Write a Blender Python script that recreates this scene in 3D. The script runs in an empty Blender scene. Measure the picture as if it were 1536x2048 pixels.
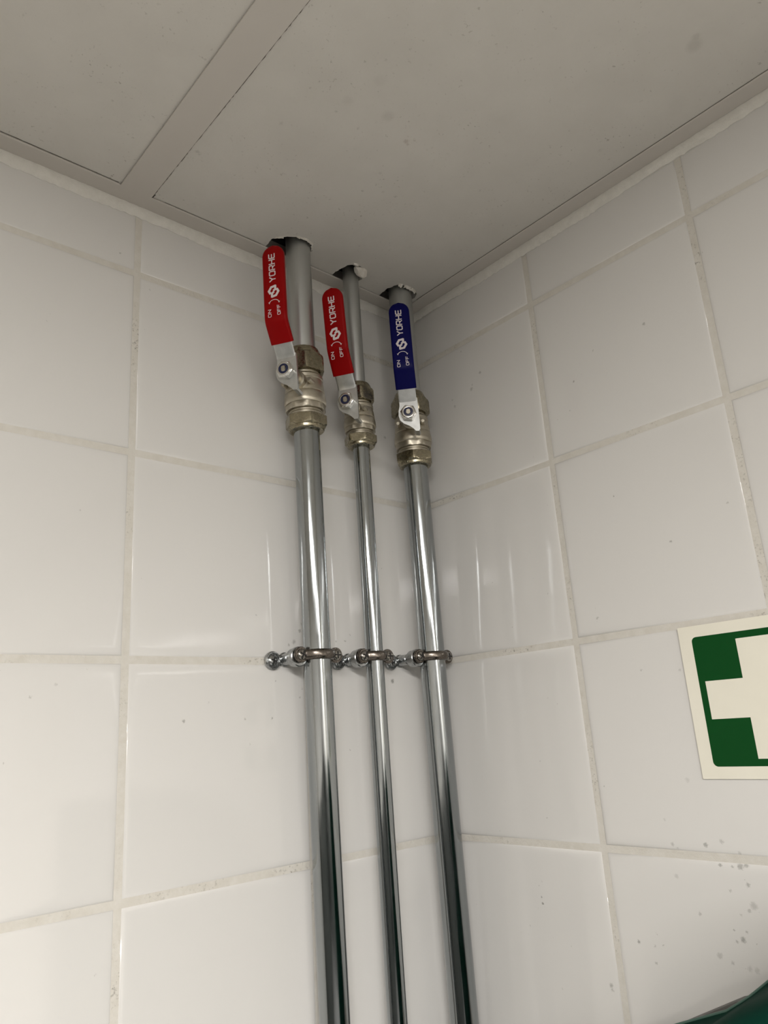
import bpy, bmesh, math, random
from mathutils import Vector, Matrix
from mathutils.geometry import tessellate_polygon

random.seed(7)
S = bpy.context.scene
COL = S.collection
# everything is designed in millimetres: corner of the room = (0, 0), z = 0 is the top grout line of the tiles
Z0 = 2.2385                      # height in metres of that grout line above the floor
def W(x, y, z): return Vector((x * .001, y * .001, z * .001 + Z0))

# ------------------------------------------------------------------ camera
cd = bpy.data.cameras.new('camera'); cam = bpy.data.objects.new('camera', cd); COL.objects.link(cam)
R = ((0.74945381, -0.65888271, -0.06474993), (-0.13779117, -0.25089256, 0.95815788), (-0.64755894, -0.7091731, -0.27882061))
M = Matrix(R).transposed().to_4x4(); M.translation = W(-506.93, -498.71, -356.67)
cam.matrix_world = M
cd.sensor_fit = 'VERTICAL'; cd.sensor_height = 36.0; cd.lens = 36.0 * 1496.6 / 2048
cd.clip_start = .01; cd.clip_end = 50
S.camera = cam
# ------------------------------------------------------------------ world and light
wd = bpy.data.worlds.new('world'); S.world = wd; wd.use_nodes = True
wd.node_tree.nodes['Background'].inputs[0].default_value = (.8, .78, .74, 1)
wd.node_tree.nodes['Background'].inputs[1].default_value = 0.0
def ceiling_lamp(x, y, sx, sy, power, color):
    l = bpy.data.lights.new('ceiling_lamp', 'AREA'); l.shape = 'RECTANGLE'; l.size = sx * .001; l.size_y = sy * .001
    l.energy = power; l.color = color
    o = bpy.data.objects.new('ceiling_lamp', l); COL.objects.link(o); o.location = W(x, y, 58); return o
ceiling_lamp(-1130, -1440, 280, 1150, 63, (1.0, .972, .94))
ceiling_lamp(-1130, -2900, 280, 1150, 40, (1.0, .972, .94))
ceiling_lamp(-900, -4400, 280, 1150, 58, (1.0, .972, .94))
# ------------------------------------------------------------------ exposure
vs = S.view_settings
vs.view_transform = 'Standard'; vs.look = 'None'; vs.exposure = 0.0; vs.gamma = 1.0; vs.use_curve_mapping = False

# ------------------------------------------------------------------ materials
def nodes_of(name):
    m = bpy.data.materials.new(name); m.use_nodes = True
    nt = m.node_tree; return m, nt, nt.nodes['Principled BSDF']
def setp(b, **k):
    for a, v in k.items(): b.inputs[a.replace('_', ' ')].default_value = v
def pos(nt):
    return nt.nodes.new('ShaderNodeNewGeometry').outputs['Position']
def math_n(nt, op, a, b=None, clamp=False):
    n = nt.nodes.new('ShaderNodeMath'); n.operation = op; n.use_clamp = clamp
    for i, v in enumerate((a, b)):
        if v is None: continue
        if isinstance(v, (int, float)): n.inputs[i].default_value = v
        else: nt.links.new(v, n.inputs[i])
    return n.outputs[0]
def noise(nt, vec, scale, detail=4, rough=.55):
    n = nt.nodes.new('ShaderNodeTexNoise'); n.inputs['Scale'].default_value = scale
    n.inputs['Detail'].default_value = detail; n.inputs['Roughness'].default_value = rough
    nt.links.new(vec, n.inputs['Vector']); return n
def ramp(nt, fac, a, b, lo=0.0, hi=1.0):
    n = nt.nodes.new('ShaderNodeMapRange'); n.inputs[1].default_value = a; n.inputs[2].default_value = b
    n.inputs[3].default_value = lo; n.inputs[4].default_value = hi
    nt.links.new(fac, n.inputs[0]); return n.outputs[0]
def mixc(nt, fac, a, b):
    n = nt.nodes.new('ShaderNodeMix'); n.data_type = 'RGBA'
    if isinstance(fac, (int, float)): n.inputs[0].default_value = fac
    else: nt.links.new(fac, n.inputs[0])
    for i, v in ((6, a), (7, b)):
        if isinstance(v, tuple): n.inputs[i].default_value = (*v, 1)
        else: nt.links.new(v, n.inputs[i])
    return n.outputs[2]
def bump(nt, b, h, strength, dist):
    n = nt.nodes.new('ShaderNodeBump'); n.inputs['Strength'].default_value = strength; n.inputs['Distance'].default_value = dist
    nt.links.new(h, n.inputs['Height']); nt.links.new(n.outputs[0], b.inputs['Normal'])
def stains(nt, vec, base, spots):
    """dirt marks with places of their own on a surface: (x, y, z, radius) in mm, colour and strength"""
    ns = noise(nt, vec, 900, 3, .6)
    sub = nt.nodes.new('ShaderNodeVectorMath'); sub.operation = 'MULTIPLY_ADD'
    sub.inputs[1].default_value = (.0034,) * 3
    nt.links.new(ns.outputs['Color'], sub.inputs[0]); nt.links.new(vec, sub.inputs[2])
    for (x, y, z, r, colr, st) in spots:
        d = nt.nodes.new('ShaderNodeVectorMath'); d.operation = 'DISTANCE'
        nt.links.new(sub.outputs[0], d.inputs[0]); d.inputs[1].default_value = W(x + 1.7, y + 1.7, z + 1.7)
        f = ramp(nt, d.outputs['Value'], r * .0005, r * .0012, st, 0)
        base = mixc(nt, f, base, colr)
    return base
def mat_simple(name, col, rough=.5, metal=0.0, **k):
    m, nt, b = nodes_of(name); setp(b, Base_Color=(*col, 1), Roughness=rough, Metallic=metal, **k)
    return m
def mat_metal(name, c1, c2, rough, scale=60, vary=.1, stretch=1.0, bumps=0.0):
    m, nt, b = nodes_of(name)
    mp = nt.nodes.new('ShaderNodeMapping'); mp.inputs['Scale'].default_value = (1, 1, stretch)
    nt.links.new(pos(nt), mp.inputs['Vector'])
    n = noise(nt, mp.outputs[0], scale, 6, .6)
    nt.links.new(mixc(nt, ramp(nt, n.outputs['Fac'], .35, .68), c1, c2), b.inputs['Base Color'])
    n2 = noise(nt, mp.outputs[0], scale * 4, 4, .6)
    nt.links.new(ramp(nt, n2.outputs['Fac'], .3, .7, rough - vary, rough + vary), b.inputs['Roughness'])
    b.inputs['Metallic'].default_value = 1.0
    if bumps: bump(nt, b, n2.outputs['Fac'], bumps, .0002)
    return m

DK = (.10, .095, .08); GY = (.28, .27, .24)
# dirt marks seen on the tiles and the ceiling board: x, y, z, radius (mm), colour, strength
LEFT_SPOTS = [(-356.3, 0, -323.5, 1.01, DK, 0.31), (-341.2, 0, -315.9, 1.15, DK, 0.22), (-253.7, 0, -341.8, 1.22, DK, 0.50), (-234.0, 0, -329.8, 0.72, DK, 0.37), (-204.5, 0, -342.4, 0.72, DK, 0.37), (-180.4, 0, -342.6, 0.86, DK, 0.43), (-193.0, 0, -264.6, 0.65, DK, 0.37), (-152.3, 0, -275.6, 1.58, DK, 0.43), (-158.5, 0, -284.7, 1.80, DK, 0.37), (-150.0, 0, -269.9, 1.15, DK, 0.43), (-163.4, 0, -287.1, 1.08, DK, 0.37), (-156.8, 0, -291.0, 2.16, DK, 0.31), (-55.0, 0, -316.1, 2.16, DK, 0.59), (-106.2, 0, -282.5, 1.01, DK, 0.43), (-100.4, 0, -277.3, 0.79, DK, 0.43), (-115.8, 0, -283.2, 0.86, DK, 0.37), (-176.9, 0, -315.1, 0.65, DK, 0.43), (-151.7, 0, -321.5, 1.01, DK, 0.31), (-154.4, 0, -328.0, 0.94, DK, 0.31), (-200.5, 0, -360.3, 0.58, DK, 0.31), (-331.8, 0, -199.5, 0.72, DK, 0.25), (-43.6, 0, -83.6, 1.58, DK, 0.34), (-106.6, 0, -370.7, 0.65, DK, 0.31), (-309.3, 0, -485.5, 0.65, DK, 0.31), (-116.9, 0, -87.3, 0.86, DK, 0.25), (-311.2, 0, 12.8, 1.01, DK, 0.31), (-286.1, 0, -10.7, 0.65, DK, 0.31)]
RIGHT_SPOTS = [(0, -256.1, -68.0, 1.22, DK, 0.46), (0, -188.0, -89.0, 0.94, DK, 0.53), (0, -90.7, -39.6, 1.58, DK, 0.37), (0, -78.3, -51.6, 1.73, DK, 0.31), (0, -79.5, -47.9, 0.86, DK, 0.31), (0, -55.5, -61.0, 1.30, DK, 0.31), (0, -53.2, -53.3, 1.08, DK, 0.22), (0, -70.2, -8.3, 0.72, DK, 0.31), (0, -247.3, -240.1, 1.01, DK, 0.46), (0, -207.9, -194.7, 0.72, DK, 0.43), (0, -292.0, -222.9, 0.72, DK, 0.37), (0, -95.2, -280.5, 0.72, DK, 0.50), (0, -178.3, -285.0, 1.15, DK, 0.31), (0, -78.7, -238.6, 0.58, DK, 0.31), (0, -234.6, -442.9, 1.58, DK, 0.46), (0, -245.6, -440.1, 1.44, DK, 0.28), (0, -210.9, -443.7, 1.15, DK, 0.31), (0, -214.0, -446.3, 0.94, DK, 0.31), (0, -255.7, -446.6, 1.30, DK, 0.25), (0, -241.8, -454.4, 1.15, DK, 0.50), (0, -254.8, -454.3, 2.16, DK, 0.46), (0, -258.8, -453.1, 1.80, DK, 0.43), (0, -249.8, -455.0, 1.01, DK, 0.37), (0, -257.8, -464.7, 1.44, DK, 0.43), (0, -245.4, -469.3, 0.86, DK, 0.37), (0, -259.1, -476.4, 2.30, DK, 0.28), (0, -255.4, -479.7, 1.30, DK, 0.31), (0, -222.4, -485.2, 1.30, DK, 0.31), (0, -249.8, -482.6, 0.79, DK, 0.31), (0, -174.1, -508.3, 1.30, DK, 0.34), (0, -186.0, -509.4, 0.86, DK, 0.31), (0, -192.5, -507.9, 0.72, DK, 0.37), (0, -248.5, -496.8, 1.87, DK, 0.53), (0, -244.1, -498.5, 1.08, DK, 0.37), (0, -251.4, -492.0, 0.86, DK, 0.43), (0, -231.3, -508.3, 1.87, DK, 0.25), (0, -185.3, -519.5, 1.08, DK, 0.37), (0, -239.1, -511.0, 1.15, DK, 0.31), (0, -210.1, -463.6, 1.58, DK, 0.19), (0, -249.4, -512.7, 1.80, DK, 0.19), (0, -253.9, -513.0, 1.80, DK, 0.19), (0, -188.9, -501.4, 0.72, DK, 0.37), (0, -96.1, -477.3, 0.65, DK, 0.50), (0, -92.8, -480.5, 0.58, DK, 0.37), (0, -94.0, -488.5, 0.72, DK, 0.50), (0, -94.7, -492.9, 1.01, DK, 0.59), (0, -147.1, -539.5, 1.58, DK, 0.46), (0, -147.5, -542.2, 1.01, DK, 0.37), (0, -107.7, -388.6, 0.65, DK, 0.37), (0, -108.1, -431.0, 0.65, DK, 0.37), (0, -163.5, -406.9, 0.72, DK, 0.37), (0, -174.2, -508.0, 0.86, DK, 0.37), (0, -208.1, -428.6, 0.86, DK, 0.19), (0, -208.3, -327.3, 0.94, DK, 0.25), (0, -237.4, -330.2, 0.86, DK, 0.25), (0, -229.4, -402.6, 1.73, DK, 0.15)]
CEIL_SPOTS = [(-179.7, -69.5, 63.4, 1.02, (.03, .012, .01), 0.47), (-163.0, -122.3, 63.4, 1.19, DK, 0.38), (-207.8, -170.5, 63.4, 1.02, DK, 0.30), (-239.9, -217.3, 63.4, 1.10, DK, 0.30), (-229.7, -173.3, 63.4, 1.19, DK, 0.30), (-200.2, -148.8, 63.4, 0.85, DK, 0.28), (-166.6, -187.4, 63.4, 1.02, (.22, .12, .09), 0.33), (-171.0, -182.9, 63.4, 2.21, (.22, .12, .09), 0.28), (-168.1, -181.4, 63.4, 1.36, (.22, .12, .09), 0.25), (-76.0, -360.5, 63.4, 5.52, (.17, .155, .12), 0.15), (-81.5, -364.7, 63.4, 2.89, (.17, .155, .12), 0.15), (-197.5, -192.4, 63.4, 4.67, (.17, .155, .12), 0.11), (-229.2, -185.7, 63.4, 4.25, (.17, .155, .12), 0.07), (-222.3, -212.1, 63.4, 5.10, (.17, .155, .12), 0.06), (-288.2, -81.3, 63.4, 1.70, DK, 0.23), (-285.6, -79.5, 63.4, 1.19, DK, 0.20), (-304.7, -68.8, 63.4, 1.36, DK, 0.15), (-311.8, -33.0, 63.4, 1.19, DK, 0.28), (-254.2, -140.9, 63.4, 1.70, DK, 0.15), (-355.2, -88.6, 63.4, 0.94, DK, 0.20), (-165.0, -146.3, 63.4, 1.70, DK, 0.12), (-274.1, -186.8, 63.4, 1.02, DK, 0.17), (-44.2, -267.9, 63.4, 1.87, (.17, .155, .12), 0.10), (-85.9, -180.8, 63.4, 1.27, DK, 0.15), (-115.5, -273.4, 63.4, 1.02, DK, 0.15), (-137.4, -133.4, 63.4, 1.53, DK, 0.15)]

def mat_tile(name, spots):
    m, nt, b = nodes_of(name); p = pos(nt)
    n = noise(nt, p, 5, 2)
    c = mixc(nt, n.outputs['Fac'], (.675, .66, .635), (.70, .688, .665))
    sp = noise(nt, p, 330, 2, .5)                               # scattered grime flecks
    patch = noise(nt, p, 9, 2, .5)
    f = math_n(nt, 'MULTIPLY', ramp(nt, sp.outputs['Fac'], .735, .78), ramp(nt, patch.outputs['Fac'], .5, .65, 0, .7))
    c = mixc(nt, f, c, GY)
    c = stains(nt, p, c, spots)
    nt.links.new(c, b.inputs['Base Color'])
    setp(b, Roughness=.07, IOR=1.5); b.inputs['Coat Weight'].default_value = .0
    w = noise(nt, p, 22, 2, .5); bump(nt, b, w.outputs['Fac'], .10, .0008)
    return m
M_TILE_L = mat_tile('glazed_tile_left', LEFT_SPOTS); M_TILE_R = mat_tile('glazed_tile_right', RIGHT_SPOTS)
def mat_grout():
    m, nt, b = nodes_of('grout'); p = pos(nt)
    n = noise(nt, p, 120, 5, .65); n2 = noise(nt, p, 14, 3, .5); n3 = noise(nt, p, 520, 3, .6)
    c = mixc(nt, ramp(nt, n.outputs['Fac'], .3, .7), (.60, .57, .51), (.66, .635, .585))
    f = math_n(nt, 'MULTIPLY', ramp(nt, n3.outputs['Fac'], .57, .69), ramp(nt, n2.outputs['Fac'], .50, .70, 0, .75))
    c = mixc(nt, f, c, (.10, .085, .065))
    nt.links.new(c, b.inputs['Base Color']); setp(b, Roughness=.85); bump(nt, b, n3.outputs['Fac'], .5, .0006); return m
M_GROUT = mat_grout()
def mat_rough(name, a, b2, scale, rough=.8, bs=.3, bd=.0004, spots=None, fleck=0.0):
    m, nt, b = nodes_of(name); p = pos(nt)
    n = noise(nt, p, scale, 5, .6)
    c = mixc(nt, ramp(nt, n.outputs['Fac'], .3, .7), a, b2)
    if fleck:
        s = noise(nt, p, 420, 2, .5); q = noise(nt, p, 26, 3, .5)
        f = math_n(nt, 'MULTIPLY', ramp(nt, s.outputs['Fac'], .66, .74), ramp(nt, q.outputs['Fac'], .42, .7, 0, fleck))
        c = mixc(nt, f, c, (.16, .13, .10))
    if spots: c = stains(nt, p, c, spots)
    nt.links.new(c, b.inputs['Base Color']); setp(b, Roughness=rough)
    n3 = noise(nt, p, 900, 3, .6); bump(nt, b, n3.outputs['Fac'], bs, bd); return m
M_PANEL = mat_rough('ceiling_board', (.62, .595, .55), (.66, .635, .59), 22, .75, .25, .0003, CEIL_SPOTS, .5)
M_TBAR = mat_rough('painted_steel', (.57, .535, .49), (.59, .555, .51), 12, .45, .05, .0001)
M_CAULK = mat_rough('caulk', (.70, .68, .63), (.78, .76, .71), 160, .8, .6, .0008)
M_GYPSUM = mat_rough('gypsum', (.70, .66, .58), (.86, .83, .77), 260, .95, .8, .001)
M_WALL = mat_rough('plain_wall', (.70, .68, .65), (.73, .71, .68), 6, .45)
M_FLOOR = mat_rough('floor_vinyl', (.20, .20, .20), (.27, .265, .255), 40, .5)
M_SCREW = mat_metal('dark_screw', (.36, .34, .31), (.24, .225, .205), .2, 200, .05)
M_SHADING = mat_rough('shading', (.035, .040, .038), (.05, .055, .05), 20, .5)
M_SLAB = mat_rough('concrete', (.06, .06, .058), (.09, .088, .085), 30, .95)  # near black, so the shade of the ceiling void is in the colour
M_PIPE = mat_metal('zinc_plated_steel', (.40, .42, .425), (.30, .32, .33), .115, 45, .05, .12)
M_PIPE_UP = mat_metal('dull_zinc_steel', (.55, .56, .55), (.50, .515, .51), .38, 45, .04, .15)
M_BRASS = mat_metal('nickel_plated_cast_brass', (.54, .50, .415), (.46, .42, .34), .38, 240, .05, 1, .3)
M_NUT = mat_metal('nickel_plated_nut', (.36, .325, .235), (.28, .25, .175), .26, 120, .06, 1, .08)
M_STEEL = mat_metal('brushed_lever_steel', (.66, .67, .66), (.56, .57, .56), .38, 160, .06, 1, .1)
M_BRIGHT = mat_metal('bright_zinc', (.74, .73, .70), (.60, .58, .54), .18, 120, .05)
M_CLAMPZ = mat_metal('grey_zinc_casting', (.46, .47, .47), (.30, .31, .31), .24, 150, .06, 1, .15)
M_BAND = mat_metal('browned_nickel', (.17, .15, .13), (.125, .108, .092), .26, 150, .05)
M_RED = mat_simple('red_vinyl', (.27, .0005, .001), .40, Specular_IOR_Level=.12)
M_BLUE = mat_simple('blue_vinyl', (.001, .0012, .070), .40, Specular_IOR_Level=.12)
M_PRINT = mat_simple('pale_print', (.72, .66, .66), .5)
M_RING = mat_simple('navy_nylon', (.008, .012, .05), .35)
M_GAP_DUST = mat_simple('shadow_and_dust_grey', (.11, .095, .075), .95)
M_DARK = mat_simple('dark_recess', (.012, .011, .010), .6)
M_CREAM = mat_rough('glow_sign_cream', (.80, .77, .66), (.83, .80, .69), 30, .45, .05, .0001)
M_GREEN = mat_simple('sign_green', (.0003, .058, .0085), .45, Specular_IOR_Level=.14)
M_CASE = mat_simple('dark_green_plastic', (.0, .030, .019), .85, Specular_IOR_Level=.12)
M_LIP = mat_simple('edge_highlight_green', (.06, .13, .10), .4)  # bright edge highlight put into a paler green
M_CASEBACK = mat_simple('grey_plastic', (.12, .115, .105), .5)

# ------------------------------------------------------------------ mesh helpers (millimetres)
def obj(name, verts, faces, mat, parent=None, smooth=False, angle=35, loc=None):
    me = bpy.data.meshes.new(name)
    me.from_pydata([(v[0] * .001, v[1] * .001, v[2] * .001) for v in verts], [], faces)
    bm = bmesh.new(); bm.from_mesh(me); bmesh.ops.recalc_face_normals(bm, faces=bm.faces)
    if smooth:
        ca = math.cos(math.radians(angle))
        for f in bm.faces: f.smooth = True
        for e in bm.edges:
            if len(e.link_faces) == 2 and e.link_faces[0].normal.dot(e.link_faces[1].normal) < ca: e.smooth = False
    bm.to_mesh(me); bm.free()
    me.materials.append(mat)
    o = bpy.data.objects.new(name, me); COL.objects.link(o)
    if parent: o.parent = parent
    if loc is not None: o.location = loc
    return o
class G:
    def __init__(s): s.v = []; s.f = []
    def add(s, verts, faces, fn=None):
        n = len(s.v); s.v += [fn(*p) if fn else tuple(p) for p in verts]; s.f += [tuple(i + n for i in f) for f in faces]; return s
    def box(s, x0, x1, y0, y1, z0, z1, fn=None):
        return s.add([(x, y, z) for x in (x0, x1) for y in (y0, y1) for z in (z0, z1)],
                     [(0, 1, 3, 2), (4, 6, 7, 5), (0, 4, 5, 1), (2, 3, 7, 6), (0, 2, 6, 4), (1, 5, 7, 3)], fn)
    def loops(s, L, cap0=True, cap1=True, closed=True, fn=None):
        n = len(L[0]); vv = [p for l in L for p in l]; ff = []
        for i in range(len(L) - 1):
            for j in range(n if closed else n - 1):
                k = (j + 1) % n
                ff.append((i * n + j, i * n + k, (i + 1) * n + k, (i + 1) * n + j))
        if cap0: ff.append(tuple(range(n)))
        if cap1: ff.append(tuple((len(L) - 1) * n + j for j in range(n)))
        return s.add(vv, ff, fn)
    def lathe(s, prof, n=40, fn=None, cap=True, rmod=None):
        L = []
        for r, z in prof:
            L.append([((rmod(2 * math.pi * j / n, r, z) if rmod else r) * math.cos(2 * math.pi * j / n),
                       (rmod(2 * math.pi * j / n, r, z) if rmod else r) * math.sin(2 * math.pi * j / n), z) for j in range(n)])
        return s.loops(L, cap, cap, True, fn)
    def prism(s, pts, h0, h1, fn=None):
        n = len(pts)
        return s.loops([[(x, y, h0) for x, y in pts], [(x, y, h1) for x, y in pts]], True, True, True, fn)
    def hexnut(s, af, z0, z1, rin, ch0, ch1, fn=None, ph=0.0, n=72):
        """hexagonal nut along z: bore rin, corners turned down by ch0 / ch1 at the two ends"""
        rc = af / 2 / math.cos(math.pi / 6)
        def hexr(a): 
            b = (a + ph) % (math.pi / 3) - math.pi / 6; return af / 2 / math.cos(b)
        zs = [(z0, 0, ch0), (z0 + ch0 * .25, .45, ch0), (z0 + ch0 * .6, .8, ch0), (z0 + ch0, 1, ch0)] if ch0 else [(z0, 1, 0)]
        ze = [(z1 - ch1, 1, ch1), (z1 - ch1 * .6, .8, ch1), (z1 - ch1 * .25, .45, ch1), (z1, 0, ch1)] if ch1 else [(z1, 1, 0)]
        L = [[(rin * math.cos(2 * math.pi * j / n), rin * math.sin(2 * math.pi * j / n), z0) for j in range(n)]]
        for z, t, c in zs + ze:
            lim = rc + .01 if t == 1 else (af / 2 - c * .45) + (rc - af / 2 + c * .45) * t
            L.append([(min(hexr(a), lim) * math.cos(a), min(hexr(a), lim) * math.sin(a), z) for a in (2 * math.pi * j / n for j in range(n))])
        L.append([(rin * math.cos(2 * math.pi * j / n), rin * math.sin(2 * math.pi * j / n), z1) for j in range(n)])
        return s.loops(L, True, True, True, fn)
    def obj(s, name, mat, parent=None, smooth=True, angle=35, loc=None): return obj(name, s.v, s.f, mat, parent, smooth, angle, loc)
def empty(name, loc, label=None, cat=None, group=None, kind=None, rot=None):
    o = bpy.data.objects.new(name, None); o.empty_display_size = .02; COL.objects.link(o); o.location = loc
    if rot is not None: o.rotation_mode = 'QUATERNION'; o.rotation_quaternion = rot
    return tag(o, label, cat, group, kind)
def tag(o, label=None, cat=None, group=None, kind=None):
    for k, v in (('label', label), ('category', cat), ('group', group), ('kind', kind)):
        if v: o[k] = v
    return o
ORI = W(0, 0, 0)

# ------------------------------------------------------------------ room shell
XF, YF, ZB, ZT = -3000, -5000, -Z0 * 1000, 262
wl = tag(G().box(XF, 62, .9, 62, ZB, 66).obj('wall_left', M_GROUT, smooth=False, loc=ORI), kind='structure', label='left tiled wall, white square tiles with beige grout')
wr = tag(G().box(.9, 62, YF, .9, ZB, 66).obj('wall_right', M_GROUT, smooth=False, loc=ORI), kind='structure', label='right tiled wall, white square tiles with beige grout')
tag(G().box(XF - 60, XF, YF, 62, ZB, ZT).obj('wall_opposite', M_WALL, smooth=False, loc=ORI), kind='structure', label='plain white wall opposite the right tiled wall')
tag(G().box(XF - 60, 62, YF - 60, YF, ZB, ZT).obj('wall_rear', M_WALL, smooth=False, loc=ORI), kind='structure', label='plain white wall behind the viewer')
tag(G().box(XF - 60, 62, YF - 60, 62, ZB - 60, ZB).obj('floor', M_FLOOR, smooth=False, loc=ORI), kind='structure', label='grey vinyl floor')
tag(G().box(XF - 1, XF + 14, YF, 0, ZB, -860).obj('trim_20', M_SHADING, smooth=False, loc=ORI), kind='structure', label='dark dado band added on the unseen opposite wall to darken reflections')  # dark bands added out of view to darken pipe reflections and bounce
tag(G().box(XF + 14, 0, YF - 1, YF + 14, ZB, -860).obj('trim_21', M_SHADING, smooth=False, loc=ORI), kind='structure', label='dark dado band added on the unseen rear wall to darken reflections')
ceil = tag(G().box(XF - 60, 62, YF - 60, 62, ZT, ZT + 60).obj('ceiling', M_SLAB, smooth=False, loc=ORI), kind='structure', label='suspended ceiling of pale boards under a dark slab')

tag(G().box(XF, 62, .9, 62, 66, ZT).box(.9, 62, YF, .9, 66, ZT).obj('wall_plenum', M_SLAB, smooth=False, loc=ORI), kind='structure', label='raw masonry above the suspended ceiling, coloured dark for void shade')
# tiles: every tile is a glazed block with soft pillowed edges
JO = 4.6
def tile_geo(w, h):
    prof = [(0, -2.4), (0, -1.5), (.25, -1.0), (.7, -.62), (1.5, -.34), (3, -.14), (5.5, -.03), (8, 0)]   # inset, depth
    g = G(); L = [[(i, d, i), (w - i, d, i), (w - i, d, h - i), (i, d, h - i)] for i, d in prof]
    return g.loops(L, False, True)
def tile_wall(parent, along, cuts, rows, mat):
    """along: maps (u, depth, z) to the wall; cuts: grout centres from the corner; rows: (z0, z1) tile edges"""
    cache = {}
    for i in range(len(cuts) - 1):
        u0 = cuts[i] + (JO / 2 if i else .6); u1 = cuts[i + 1] - JO / 2
        for (z0, z1) in rows:
            key = (round(u1 - u0, 2), round(z1 - z0, 2))
            if key not in cache:
                g = tile_geo(u1 - u0, z1 - z0)
                o = obj('tile', [along(x, y, z) for x, y, z in g.v], g.f, mat, parent, True, 60)
                cache[key] = o.data
            else:
                o = bpy.data.objects.new('tile', cache[key]); COL.objects.link(o); o.parent = parent
            dx, dy, dz = along(u0, random.uniform(-.12, .12), z0); o.location = (dx * .001, dy * .001, dz * .001)
TOP = 53.0
rows = [(JO / 2, TOP)] + [(-150 * (k + 1) + JO / 2, -150 * k - JO / 2) for k in range(7)]
cl = [0] + [146.6 + 150 * k for k in range(7)]; cr = [0] + [155.6 + 150 * k for k in range(6)]
tile_wall(wl, lambda u, d, z: (-u, -d, z), cl, rows, M_TILE_L)
tile_wall(wr, lambda u, d, z: (-d, -u, z), cr, rows, M_TILE_R)

# ragged line of caulk between the cut tiles and the wall angle
def caulk(parent, along, length, zb):
    g = G(); L = []
    for k in range(int(length / 3) + 1):
        u = k * 3.0
        e = math.sin(u * .05) * .6 + math.sin(u * .021 + 1) * .7 + random.uniform(-.7, .7); p = 1.6 + random.uniform(-.25, .25)
        L.append([along(u, 1.0, 61.2), along(u, -p, 61.2), along(u, -p - .4, 58), along(u, -p + .1, zb + 3 + e), along(u, -.2, zb + e), along(u, 1.0, zb + e)])
    g.loops(L); o = g.obj('caulk', M_CAULK, parent, True, 50); return o
caulk(wl, lambda u, d, z: (-u, d, z), 1050, 50.6)
caulk(wr, lambda u, d, z: (d, -u, z), 900, 51.6)

# wall angles and the ceiling tee
FL = 16.2
def angle_trim(name, along, length, label, start=0):
    g = G(); L = []
    prof = [(-.05, 61.3), (-FL + .5, 61.3), (-FL, 61.6), (-FL, 62.4), (-FL + 3, 62.4), (-FL + 3, 62.1), (-.9, 62.1), (-.9, 85), (-.05, 85)]
    g.loops([[along(start, d, z) for d, z in prof], [along(length, d, z) for d, z in prof]])
    return tag(g.obj(name, M_TBAR, None, False, loc=ORI), kind='structure', label=label)
angle_trim('trim_1', lambda u, d, z: (-u, d, z), -XF, 'painted steel angle along the top of the left wall')
angle_trim('trim_2', lambda u, d, z: (d, -u, z), -YF, 'painted steel angle along the top of the right wall', start=FL)
tx = -306.6
t = G().box(tx - 12.4, tx + 12.4, YF, -FL + .6, 61.2, 62.3); t.box(tx - .8, tx + .8, YF, -FL + 2, 62.3, 98)
tag(t.obj('trim_3', M_TBAR, None, False, loc=ORI), kind='structure', label='flat painted ceiling tee between two ceiling boards')
for n, x in enumerate((-906.6, -1506.6, -2106.6, -2706.6)):
    t = G().box(x - 12.4, x + 12.4, YF, -FL, 61.2, 62.3); t.box(x - .8, x + .8, YF, -FL + 2, 62.3, 98)
    tag(t.obj('trim_%d' % (n + 4), M_TBAR, None, False, loc=ORI), kind='structure', label='ceiling tee further out over the room')

# ceiling boards; the corner board is notched round the three pipes
def ragged(pts, amp, step=2.2):
    out = []
    for i in range(len(pts) - 1):
        a, b = Vector(pts[i]), Vector(pts[i + 1]); n = max(1, int((b - a).length / step))
        for k in range(n):
            p = a.lerp(b, k / n)
            out.append((p.x + random.uniform(-amp, amp), p.y + random.uniform(-amp, amp)) if (i or k) else (p.x, p.y))
    out.append(tuple(pts[-1])); return out
HOLES = [[(-184, -4), (-186.5, -15.5), (-188.5, -28), (-184, -32), (-179, -38), (-172, -43), (-164, -44.8), (-155, -42.5), (-149.8, -35), (-149.5, -24), (-151, -4)],
         [(-111, -4), (-113, -16.5), (-112, -27), (-110, -37), (-104.5, -42.5), (-97, -42), (-89.5, -36), (-85, -29), (-84.5, -18), (-86, -4)],
         [(-51, -4), (-53, -18), (-53.5, -30), (-50, -41.5), (-42, -43.5), (-33, -44), (-24.5, -41), (-19.8, -34), (-21, -22), (-25, -4)]]
def board(pts, mat=M_PANEL, z=62.9, th=11):
    tri = tessellate_polygon([[Vector((x, y, 0)) for x, y in pts]]); n = len(pts)
    v = [(x, y, z) for x, y in pts] + [(x, y, z + th) for x, y in pts]
    f = [tuple(t) for t in tri] + [tuple(i + n for i in t) for t in tri] + [(i, (i + 1) % n, (i + 1) % n + n, i + n) for i in range(n)]
    return obj('board', v, f, mat, ceil, False)
out = [(tx + 3.5, -14), (tx + 14.5, -20.5), (tx + 14.2, -15.5), (tx + 17.5, -14), (tx + 18, -4)]
for h in HOLES: out += ragged(h, .55)
out += [(-3, -4), (-3, -1200), (tx + 3.5, -1200)]
corner_board = board(out)
y0 = -4
for yb in (-1200, -2400, -3600, YF + 4):
    for xa in ((-306.6, -3), (-906.6, -306.6), (-1506.6, -906.6), (-2106.6, -1506.6), (-2706.6, -2106.6), (XF + 3, -2706.6)):
        if yb == -1200 and xa[0] == -306.6: continue
        a, b = xa[0] + (3 if xa[0] > XF + 10 else 0), xa[1] - (3 if xa[1] < -10 else 0)
        o = board([(a, y0), (b, y0), (b, yb), (a, yb)])
        if yb == -1200 and xa[0] == -906.6: left_board = o
    y0 = yb - 6
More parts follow.
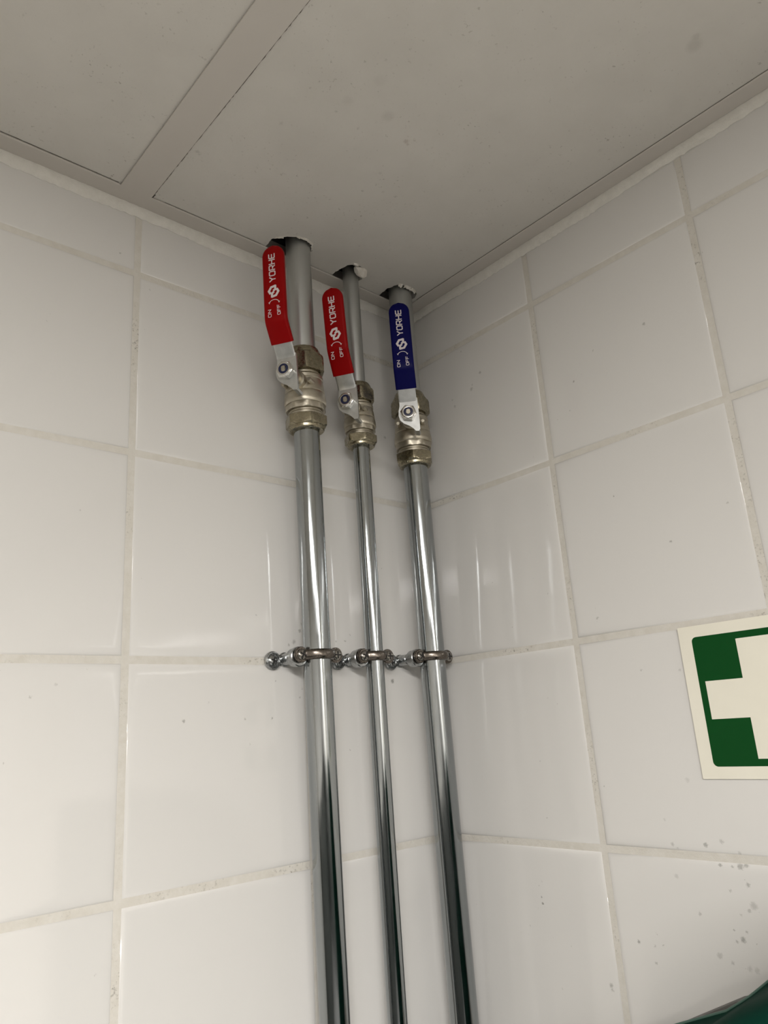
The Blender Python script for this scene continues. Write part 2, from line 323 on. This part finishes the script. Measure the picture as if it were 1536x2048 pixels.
def gap_shadow_dust(x0, y0, x1, y1, w, z, parent):  # dark strips at board edges: gap shadow and dust put into their colour
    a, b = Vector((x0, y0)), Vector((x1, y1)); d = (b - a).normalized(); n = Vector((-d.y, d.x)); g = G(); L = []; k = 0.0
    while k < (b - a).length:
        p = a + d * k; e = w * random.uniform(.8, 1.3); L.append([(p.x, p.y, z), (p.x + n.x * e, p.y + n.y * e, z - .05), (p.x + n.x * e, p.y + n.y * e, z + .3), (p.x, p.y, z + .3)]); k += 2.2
    return g.loops(L).obj('gap_shadow_dust', M_GAP_DUST, parent, False)
gap_shadow_dust(tx + 12.4, -1100, tx + 12.4, -17, -1.1, 62.86, corner_board)
gap_shadow_dust(-FL, -32, -FL, -950, .55, 62.86, corner_board); gap_shadow_dust(tx + 24, -FL, -192, -FL, -.3, 62.86, corner_board)
gap_shadow_dust(-620, -FL, tx - 12.4, -FL, -.5, 62.86, left_board)
# broken gypsum and torn facing paper at the pipe holes
def lump(name, cx, cy, cz, rx, ry, rz, seed, mat=M_GYPSUM):
    rnd = random.Random(seed); bm = bmesh.new(); bmesh.ops.create_icosphere(bm, subdivisions=3, radius=1)
    ax = [(Vector((rnd.uniform(-1, 1), rnd.uniform(-1, 1), rnd.uniform(-1, 1))).normalized(), rnd.uniform(.55, .95)) for _ in range(14)]
    for v in bm.verts:
        for a, d in ax:
            k = v.co.dot(a)
            if k > d: v.co -= a * (k - d)
        v.co *= 1 + rnd.uniform(-.05, .05)
    vv = [(cx + v.co.x * rx, cy + v.co.y * ry, cz + v.co.z * rz) for v in bm.verts]; ff = [tuple(v.index for v in f.verts) for f in bm.faces]; bm.free()
    return obj(name, vv, ff, mat, corner_board, True, 25)
lump('gypsum_lump', -94.5, -38.0, 62.0, 8.5, 5.0, 6.0, 3)
lump('gypsum_lump', -104, -42.0, 64.5, 6.0, 2.6, 3.0, 5)
def flap(pts, drop, seed):
    rnd = random.Random(seed); g = G(); L = []; p = ragged(pts, .25, 1.3)
    for k, (x, y) in enumerate(p):
        d = drop * rnd.uniform(.35, 1); L.append([(x, y, 63), (x + rnd.uniform(-.6, .6), y + 1.4, 63 - d * .6), (x + rnd.uniform(-.8, .8), y + 2.6, 63 - d), (x, y + 2.2, 63.6 - d * .5), (x, y + 1.0, 64)])
    g.loops(L, True, True, True); return g.obj('torn_paper', M_GYPSUM, corner_board, False)
flap([(-50, -43.5), (-46.5, -44.5)], 4.5, 1); flap([(-43.5, -45.2), (-36, -45.4)], 3.0, 2); flap([(-35, -45.4), (-27.5, -44)], 3.4, 3)
flap([(-172, -45.2), (-163, -46.6), (-155, -44.2), (-150.5, -37)], .9, 4); flap([(-187, -32.5), (-181, -37.5)], .8, 6)

# ------------------------------------------------------------------ pipes
PIPE = {1: dict(x=-160.28, k=-.02703, y0=-30.0, y1=-22.0, r=10.9), 2: dict(x=-96.03, k=-.01473, y0=-24.5, y1=-20.0, r=7.5), 3: dict(x=-35.70, k=-.0241, y0=-30.0, y1=-25.0, r=11.4)}
def axis(k, z):
    p = PIPE[k]; return Vector((p['x'] + p['k'] * z, p['y0'] + (p['y1'] - p['y0']) * (z - 61.5) / (-361.5), z))
def pipe_tube(k, zs, mat, label, group):
    p = PIPE[k]; base = axis(k, zs[0]); g = G(); L = []; n = 56
    for z in zs:
        c = axis(k, max(z, -640)); c.z = z; c = c - base
        L.append([(c.x + p['r'] * math.cos(a), c.y + p['r'] * math.sin(a), c.z) for a in (2 * math.pi * j / n for j in range(n))])
    return tag(g.loops(L).obj('pipe', mat, None, True, 50, loc=W(*base)), label, 'pipe', group)
VALVE = {1: dict(z=-72.5, th=211, s=1.0, L=43, mat=M_RED), 2: dict(z=-79.5, th=211, s=.82, L=36.5, mat=M_RED), 3: dict(z=-81, th=222, s=1.0, L=42, mat=M_BLUE)}
low = ['long zinc pipe running down from the larger red-handled valve', 'thin zinc pipe running down from the smaller red-handled valve', 'long zinc pipe running down from the blue-handled valve']
upp = ['short grey pipe from ceiling hole into the larger red-handled valve', 'thin grey pipe from ceiling hole into the smaller red-handled valve', 'short grey pipe from ceiling hole behind the blue handle']
for k in (1, 2, 3):
    v = VALVE[k]
    pipe_tube(k, [v['z'] - 30 * v['s'], -200, -300, -400, -500, -640, ZB + 1], M_PIPE, low[k - 1], 'pipes below the valves')
    pipe_tube(k, [200, 100, 61, 30, 0, v['z'] + 26 * v['s']], M_PIPE_UP, upp[k - 1], 'pipes above the valves')

# ------------------------------------------------------------------ printed marks as thin flat strokes
class Print(G):
    def stroke(s, pts, w, fn, closed=False):
        P = [Vector(p) for p in pts]; n = len(P)
        for i in range(n if closed else n - 1):
            a, b = P[i], P[(i + 1) % n]; d = (b - a).normalized(); e = Vector((-d.y, d.x)) * w / 2; a2, b2 = a - d * w * .32, b + d * w * .32
            s.add([(*(a2 + e), len(s.f) * .003), (*(b2 + e), len(s.f) * .003), (*(b2 - e), len(s.f) * .003), (*(a2 - e), len(s.f) * .003)], [(0, 1, 2, 3)], fn)
GLY = {'Y': [[(0, 1), (.5, .48)], [(1, 1), (.5, .48)], [(.5, .48), (.5, 0)]],
       'O': [[(.15, 0), (.85, 0), (1, .15), (1, .85), (.85, 1), (.15, 1), (0, .85), (0, .15), (.15, 0)]],
       'R': [[(0, 0), (0, 1), (.85, 1), (1, .85), (1, .55), (.85, .4), (.3, .4)], [(.55, .4), (1, 0)]],
       'H': [[(0, 0), (0, 1)], [(1, 0), (1, 1)], [(0, .5), (1, .5)]],
       'E': [[(1, 1), (.12, 1), (0, .88), (0, .12), (.12, 0), (1, 0)], [(0, .5), (.92, .5)]],
       'N': [[(0, 0), (0, 1), (1, 0), (1, 1)]],
       'F': [[(1, 1), (0, 1), (0, 0)], [(0, .5), (.85, .5)]]}
def write(g, txt, z, w, cap, adv, lw, fn):
    """lettering that reads upwards: text direction = +z, letter tops point to -w"""
    for i, ch in enumerate(txt):
        for st in GLY[ch]:
            g.stroke([(w + cap / 2 - y * cap, z + i * adv + x * adv * .72) for x, y in st], lw, fn)

# ------------------------------------------------------------------ ball valves
def superloop(cs, cz, nx, nz, hw, ht, n=20):
    """cross-section ring of the lever: x = across (w), thickness along the path normal (nx, nz) in the stem/axis plane"""
    L = []
    for j in range(n):
        a = 2 * math.pi * j / n; c, s_ = math.cos(a), math.sin(a)
        u = math.copysign(abs(c) ** .22, c) * hw; q = math.copysign(abs(s_) ** .5, s_) * ht
        L.append((cs + nx * q, u, cz + nz * q))
    return L
def resample(path, step):
    out = []
    for i in range(len(path) - 1):
        a, b = Vector(path[i]), Vector(path[i + 1]); n = max(1, int((b - a).length / step))
        out += [a.lerp(b, k / n) for k in range(n)]
    return out + [Vector(path[-1])]
def soften(P, it=6):
    for _ in range(it):
        P = [P[0]] + [(P[i - 1] + P[i] * 2 + P[i + 1]) / 4 for i in range(1, len(P) - 1)] + [P[-1]]
    return P
def sweep(P, hw, ht, g, tip=0.0):
    Ls = []; tot = 0
    d = [0]
    for i in range(1, len(P)): d.append(d[-1] + (P[i] - P[i - 1]).length)
    for i, p in enumerate(P):
        t = (P[min(i + 1, len(P) - 1)] - P[max(i - 1, 0)]).normalized(); rem = d[-1] - d[i]
        w = hw; h = ht
        if tip and rem < tip:
            q = (tip - rem) / tip; w = hw * max(.02, math.sqrt(max(0, 1 - q * q))); h = ht * (1 - .35 * q ** 4)
        if not tip or d[i] < 1e-6: pass
        Ls.append(superloop(p.x, p.y, t.y, -t.x, w, h))
    return g.loops(Ls)
def ball_valve(k, label, gpath, zt):
    v = VALVE[k]; s = v['s']; c = axis(k, v['z']); r = PIPE[k]['r']; L = v['L']
    up = (axis(k, 0) - axis(k, -100)).normalized(); th = math.radians(v['th']); d = Vector((math.cos(th), math.sin(th), 0))
    d = (d - up * d.dot(up)).normalized(); sd = up.cross(d)
    m3 = Matrix((d, sd, up)).transposed()
    e = empty('ball_valve', W(*c), label, 'valve', 'ball valves under the ceiling', rot=m3.to_quaternion())
    f = lambda x, y, z: (x * s, y * s, z * s)
    # cast body: collar, ball housing, cast groove, octagon-flatted shoulder, threads
    b = G()
    b.lathe([(11.2 if k != 2 else 9.3, 14), (14.2, 13), (14.2, 11.9), (13.5, 11.5), (13.5, 10.9), (14.2, 10.5), (14.2, 9.4), (13.5, 9), (13.5, 8.2), (15.6, 8.0), (16.0, 7.4), (16.0, 4.8), (15.5, 4.2),
             (15.6, 3.2), (16.2, 0), (16.7, -4), (16.9, -6.6), (16.5, -7.0), (16.9, -7.5), (17.5, -10), (17.8, -14), (17.8, -17.0), (17.3, -17.8), (15.8, -18.0)], 56, f)
    def flats(a, rr, z):
        q = (a + .25) % (math.pi / 4) - math.pi / 8; return min(rr, 16.2 / math.cos(q))
    b.lathe([(15.2, -17.2), (17.1, -17.8), (17.1, -22.2), (16.4, -22.8), (14.0, -22.8)], 64, f, True, flats)
    b.lathe([(13.8, -22.5), (13.8, -23.2), (14.5, -23.6), (14.5, -24.6), (13.8, -25.0), (13.8, -25.5), (14.5, -25.9), (14.5, -26.9), (13.8, -27.4), (13.8, -28.4)], 56, f)
    # stem neck and the two stop pins
    along = lambda x, y, z: (z, x, y)                       # lathe axis -> stem direction
    b.lathe([(8.2 * s, 8 * s), (8.2 * s, 20 * s), (7.2 * s, 21.5 * s), (6.0 * s, 21.5 * s), (6.0 * s, L - 10)], 32, along)
    for q in (-1, 1):
        b.lathe([(2.0 * s, 8 * s), (2.0 * s, 18.2 * s), (1.5 * s, 19 * s)], 14, lambda x, y, z, q=q: (z, x + q * 11.6 * s, y - 1.5 * s))
    b.obj('body', M_BRASS, e, True, 32)
    n1 = G(); n1.hexnut(32.5, 11.5, 29, 11.5, 1.2, 4.5, f, ph=.5); n1.lathe([(r / s, 28.5), (15.2, 28.5), (14.8, 31), (13.4, 34), (r / s + .2, 34)], 48, f)
    n1.obj('coupling_nut', M_NUT, e, True, 30)
    n2 = G(); n2.hexnut(32.0, -37.6, -27.6, 12.5, 3.0, .8, f, ph=.42 if k != 3 else .0); n2.lathe([(15.0, -36.5), (15.4, -37.2), (15.2, -39.2), (14.4, -40), (12.6, -40), (r / s + .2, -39.3)], 48, f)
    n2.obj('coupling_nut', M_NUT, e, True, 30)
    # lever plate
    ps = L - 8.6
    pl = G()
    outline = [(-7.6, 15), (-7.9, 8), (-9.0, 4), (-9.4, -1), (-8.2, -5.5), (-5, -8.8), (-.5, -11.3), (3.0, -14.2), (5.2, -17), (8.2, -17.3), (9.2, -15.5), (9.3, -2), (9.0, 8), (8.8, 15)]
    pl.prism(outline, ps, ps + 2.2, lambda x, y, z: (z, x, y))
    pl.prism([(3.6, -14.4), (5.2, -16.6), (8.2, -16.9), (9.0, -15.2), (7.5, -13.6)], ps - 8.5, ps + .5, lambda x, y, z: (z, x + .0, y - (ps + .5 - z) * .12))
    P = soften(resample([(ps + 1.1, 12)] + gpath, 1.5), 4)
    zcut = gpath[1][1] + 6
    sweep([p for p in P if p.y < zcut], 8.3, 1.1, pl)
    pl.obj('lever_plate', M_STEEL, e, True, 30)
    # nylon-insert lock nut on the stem
    nt_ = G(); nt_.hexnut(13.2, L - 6.4, L - 1.2, 4.2, .6, 1.0, along, ph=.2)
    nt_.lathe([(6.3, L - 2), (6.2, L - .8), (5.6, L - .1), (5.0, L), (4.3, L - .1), (4.2, L - .9)], 36, along, False)
    nut = nt_.obj('lock_nut', M_BRIGHT, e, True, 30)
    ring = G(); ring.lathe([(4.45, L - 2), (4.45, L - .25), (4.2, L - .15), (2.2, L - .3), (2.0, L - 1.5)], 36, along); ring.obj('nylon_ring', M_RING, nut, True, 30)
    st = G(); st.lathe([(2.5, L - 6), (2.5, L + .1), (2.2, L + .35)], 32, along, True, lambda a, rr, z: min(rr, 1.65 / max(.05, abs(math.cos(a)))))
    tag(st.obj('stem', M_BRASS, e, True, 30), 'end of the flatted stem inside the nut')
    # dipped grip
    G0 = [p for p in P if p.y >= gpath[1][1]]
    gr = G(); sweep(soften(resample([tuple(p) for p in G0], 1.0), 1), 9.5, 2.6, gr, tip=9.3)
    grip = gr.obj('grip', v['mat'], e, True, 40)
    # print on the grip: name, emblem, turning arrow
    s1, z1 = gpath[-2]; s2, z2 = gpath[-1]
    tt = Vector((s2 - s1, z2 - z1)).normalized(); off = 2.68
    def onto(w, z, h):
        q = (z + zt - z1) / tt.y; return (s1 + tt.x * q + tt.y * (off + h), w, z1 + tt.y * q - tt.x * (off + h))
    pr = Print()
    write(pr, 'YORHE', -33.2, -.6, 4.9, 5.25, .95, onto); pr.obj('lettering', M_PRINT, grip, False)
    lg = Print(); q = 4.6; cz = -42.2
    for sg in (1, -1):
        A = [(.30, .98), (-.44, .84), (-.90, .16), (-.66, -.30)]; B = [(.34, .98), (.34, .34), (.05, .16)]
        for poly in (A, B):
            lg.stroke([(sg * x * q, cz + sg * y * q * 1.02) for x, y in poly], 1.95, onto)
    lg.obj('emblem', M_PRINT, grip, False)
    mk = Print(); write(mk, 'ON', -64.4, -4.2, 2.5, 3.7, .5, onto); write(mk, 'OFF', -63.6, 3.9, 2.5, 3.1, .5, onto)
    arc = [(4.3 * math.cos(a), -52.9 + 3.2 * math.sin(a)) for a in (math.radians(8 + 17 * i) for i in range(10))]
    mk.stroke(arc, .55, onto)
    for (w_, z_) in ((arc[0][0] + .1, arc[0][1] - .1), (arc[-1][0] - .1, arc[-1][1] - .2)):
        mk.add([(w_ - .8, z_ + .7, 0), (w_ + .8, z_ + .7, 0), (w_, z_ - .9, 0)], [(0, 1, 2)], onto)
    mk.obj('turning_mark', M_PRINT, grip, False)
    return e
ball_valve(1, 'larger nickel ball valve with red handle, on the pipe farthest from the corner', [(35.8, 13.5), (41.0, 21.5), (52.6, 38), (53.2, 104.5)], 104.5)
ball_valve(2, 'smaller nickel ball valve with red handle, on the thin middle pipe', [(29.3, 14.5), (36.0, 23.5), (48.0, 42), (55.0, 97.5)], 97.5)
ball_valve(3, 'nickel ball valve with dark blue handle, on the pipe nearest the corner', [(34.8, 13.5), (40.0, 21.5), (51.5, 38), (52.2, 103)], 103)

# ------------------------------------------------------------------ pipe clamps
def cross_head(g_dark, fn, r):
    g_dark.box(-r * .62, r * .62, -r * .14, r * .14, 0, .25, fn); g_dark.box(-r * .14, r * .14, -r * .62, r * .62, 0, .26, fn)
def pipe_clamp(k, label):
    c = axis(k, -297.5); r = PIPE[k]['r'] + .2; d = -c.y; e = empty('pipe_clamp', W(*c), label, 'clamp', 'pipe clamps on the left wall')
    ex = r + 5.6
    fw = lambda y0: (lambda x, y, z: (x, y0 - z, y))           # lathe axis -> out of the wall (-y)
    # front band: rounded strap from ear to ear round the front of the pipe
    path = [(-ex - 1, -1.6), (-r - 3.2, -1.8)] + [(-(r + 1.3) * math.cos(a), -1.9 - (r - .6) * math.sin(a)) for a in (math.radians(12 + 12 * i) for i in range(14))] + [(r + 3.2, -1.8), (ex + 1, -1.6)]
    P = soften(resample(path, 1.6), 3); g = G(); Ls = []
    for i, p in enumerate(P):
        t = (P[min(i + 1, len(P) - 1)] - P[max(i - 1, 0)]).normalized(); n = Vector((t.y, -t.x))
        Ls.append([(p.x + n.x * q, p.y + n.y * q, z) for q, z in ((1.6, -1.6), (1.6, 1.6), (1.2, 2.9), (.2, 3.8), (-1.2, 3.9), (-1.2, -3.9), (.2, -3.8), (1.2, -2.9))])
    g.loops(Ls)
    for sx in (-1, 1): g.lathe([(5.8, 0), (6.1, .5), (6.1, 2.2), (5.6, 2.8), (1.0, 2.8)], 32, lambda x, y, z, sx=sx: (x + sx * ex, -.3 - z, y))
    tag(g.obj('front_band', M_BAND, e, True, 40), 'brownish front strap with two ears')
    # rear half, lug under the left ear and standoff to the wall
    g = G(); Ls = []
    path = [(-ex, 1.6), (-r - 3, 1.7)] + [(-(r + 1.2) * math.cos(a), 1.7 + (r - .5) * math.sin(a)) for a in (math.radians(14 + 19 * i) for i in range(9))] + [(r + 3, 1.7), (ex, 1.6)]
    for i, p in enumerate(map(Vector, path)):
        t = (Vector(path[min(i + 1, len(path) - 1)]) - Vector(path[max(i - 1, 0)])).normalized(); n = Vector((t.y, -t.x))
        Ls.append([(p.x + n.x * q, min(p.y + n.y * q, d - .6), z) for q, z in ((1.3, -4), (1.3, 4), (-1.3, 4), (-1.3, -4))])
    g.loops(Ls)
    g.lathe([(5.0, 0), (5.2, .4), (5.2, 3.4), (4.6, 4)], 28, lambda x, y, z: (x + ex, z, y))
    g.lathe([(6.9, .1), (7.6, .6), (7.6, 3.4), (7.0, 4.0), (7.1, 4.6), (7.1, 8), (6.2, 8.8)], 36, lambda x, y, z: (x - ex, z, y - 1.2))
    g.obj('rear_band', M_CLAMPZ, e, True, 35)
    g = G(); g.lathe([(5.6, 8), (5.6, 9.2), (4.3, 9.8), (4.2, 12.2), (4.7, 12.6), (4.7, d - 2.2), (5.4, d - 1.6), (5.4, d - .2)], 32, lambda x, y, z: (x - ex, z, y - 1.2))
    g.obj('standoff', M_CLAMPZ, e, True, 35)
    for sx in (-1, 1):
        sc = G(); fn = lambda x, y, z, sx=sx: (x + sx * ex, -3.0 - z, y)
        sc.lathe([(4.3, 0), (4.3, .6), (3.9, 1.3), (2.9, 1.9), (.6, 2.2)], 32, fn)
        so = sc.obj('ear_screw', M_SCREW, e, True, 40)
        cx = G(); ca, sa = math.cos(.6 + sx), math.sin(.6 + sx)
        cross_head(cx, lambda x, y, z, fn=fn: fn(x * ca - y * sa, x * sa + y * ca, z + 2.0), 4.6); cx.obj('cross_slot', M_DARK, so, False)
    # wall lug: dished disc with its own screw beside the standoff
    wx = -ex - 11.0; g = G(); fn = lambda x, y, z: (x + wx, d - .15 - z, y - 2.2)
    g.lathe([(7.0, 0), (7.2, .8), (7.0, 2.2), (6.3, 2.9), (5.5, 2.9), (4.9, 2.0), (4.5, 1.9), (.5, 1.9)], 40, fn)
    g.box(wx + 4, -ex, d - 2.0, d - .2, -5.6, 2.2)
    g.obj('wall_lug', M_CLAMPZ, e, True, 35)
    sc = G(); sc.lathe([(4.3, 1.8), (4.3, 2.3), (3.6, 3.1), (1.5, 3.5), (.4, 3.5)], 32, fn); so = sc.obj('wall_screw', M_CLAMPZ, e, True, 40)
    cx = G(); cross_head(cx, lambda x, y, z: fn(x * .97 + y * .24, y * .97 - x * .24, z + 3.35), 4.0); cx.obj('cross_slot', M_DARK, so, False)
pipe_clamp(1, 'metal pipe clamp round the pipe farthest from the corner, its wall screw in full view')
pipe_clamp(2, 'smallest metal pipe clamp, round the thin middle pipe')
pipe_clamp(3, 'metal pipe clamp round the pipe nearest the corner')

# ------------------------------------------------------------------ first aid sign on the right wall
sg = empty('first_aid_sign', W(0, -292.5, -351.8), 'square cream first aid sign with white cross on green, on right wall', 'sign')
def rrect(hw, hh, r, n=6):
    return [(sx * (hw - r) + r * math.cos(a), sy * (hh - r) + r * math.sin(a)) for sx, sy, a0 in ((1, 1, 0), (-1, 1, 90), (-1, -1, 180), (1, -1, 270)) for a in (math.radians(a0 + 90 * i / n) for i in range(n + 1))]
sf = lambda x, y, z: (-z, x, y)
G().prism(rrect(51.2, 50, .6), .05, 1.5, sf).obj('board', M_CREAM, sg, False)
G().prism(rrect(42.3, 42.3, 3.2), 1.4, 1.56, sf).obj('green_field', M_GREEN, sg, False)
a, b = 12.4, 37.8
G().prism([(a, a), (a, b), (-a, b), (-a, a), (-b, a), (-b, -a), (-a, -a), (-a, -b), (a, -b), (a, -a), (b, -a), (b, a)], 1.5, 1.62, sf).obj('cross', M_CREAM, sg, False)

# ------------------------------------------------------------------ green case on the right wall, only its flared shoulder in view
cs = empty('utility_case', W(0, -330, -464), 'dark green wall case with curved lipped edge, on right wall below sign', 'case')
prof = [(-165, -100), (-140, -89), (-121.4, -81), (-108, -75.5), (-89.6, -67.9), (-79.5, -61.3), (-73.7, -57.4), (-66.8, -52), (-61.4, -47.7), (-30, -27), (-8, -15), (20, 14), (55, 38), (120, 46), (270, 46), (276, -320), (-165, -320)]  # part beyond the view is raised and widened to shade the wall
# outline: distance from the corner side and height; layers step out from the wall
def case_layer(inset, x):
    c = Vector((0, -150)); return [(x, -((Vector(p) - c).x * (1 - inset) + c.x), (Vector(p) - c).y * (1 - inset) + c.y) for p in prof]
g = G(); g.loops([case_layer(i, x) for i, x in ((.012, -17), (0, -19), (.004, -22), (.014, -26), (.018, -110), (.022, -120), (.034, -127), (.055, -132), (.11, -135))]); g.obj('shell', M_CASE, cs, True, 40)
P3 = [Vector((-20, -x, z)) for x, z in prof[:14]]; L = []
for i, p in enumerate(P3):
    t = (P3[min(i + 1, 13)] - P3[max(i - 1, 0)]).normalized(); n = Vector((0, -t.z, t.y))
    L.append([tuple(p + n * (.9 * math.cos(a)) + Vector((1, 0, 0)) * (1.5 * math.sin(a))) for a in (2 * math.pi * j / 10 for j in range(10))])
tag(G().loops(L).obj('lip', M_LIP, cs, True, 60), 'thin lip, paler green for its edge highlight')
bp = [(-180, -566), (-202, -549.5), (-243, -528.5), (-262, -522), (-440, -470), (-440, -780), (-180, -780)]
G().loops([[(x, y + 330, z + 464) for y, z in bp] for x in (-.3, -11, -13)]).obj('back_plate', M_CASEBACK, cs, False)
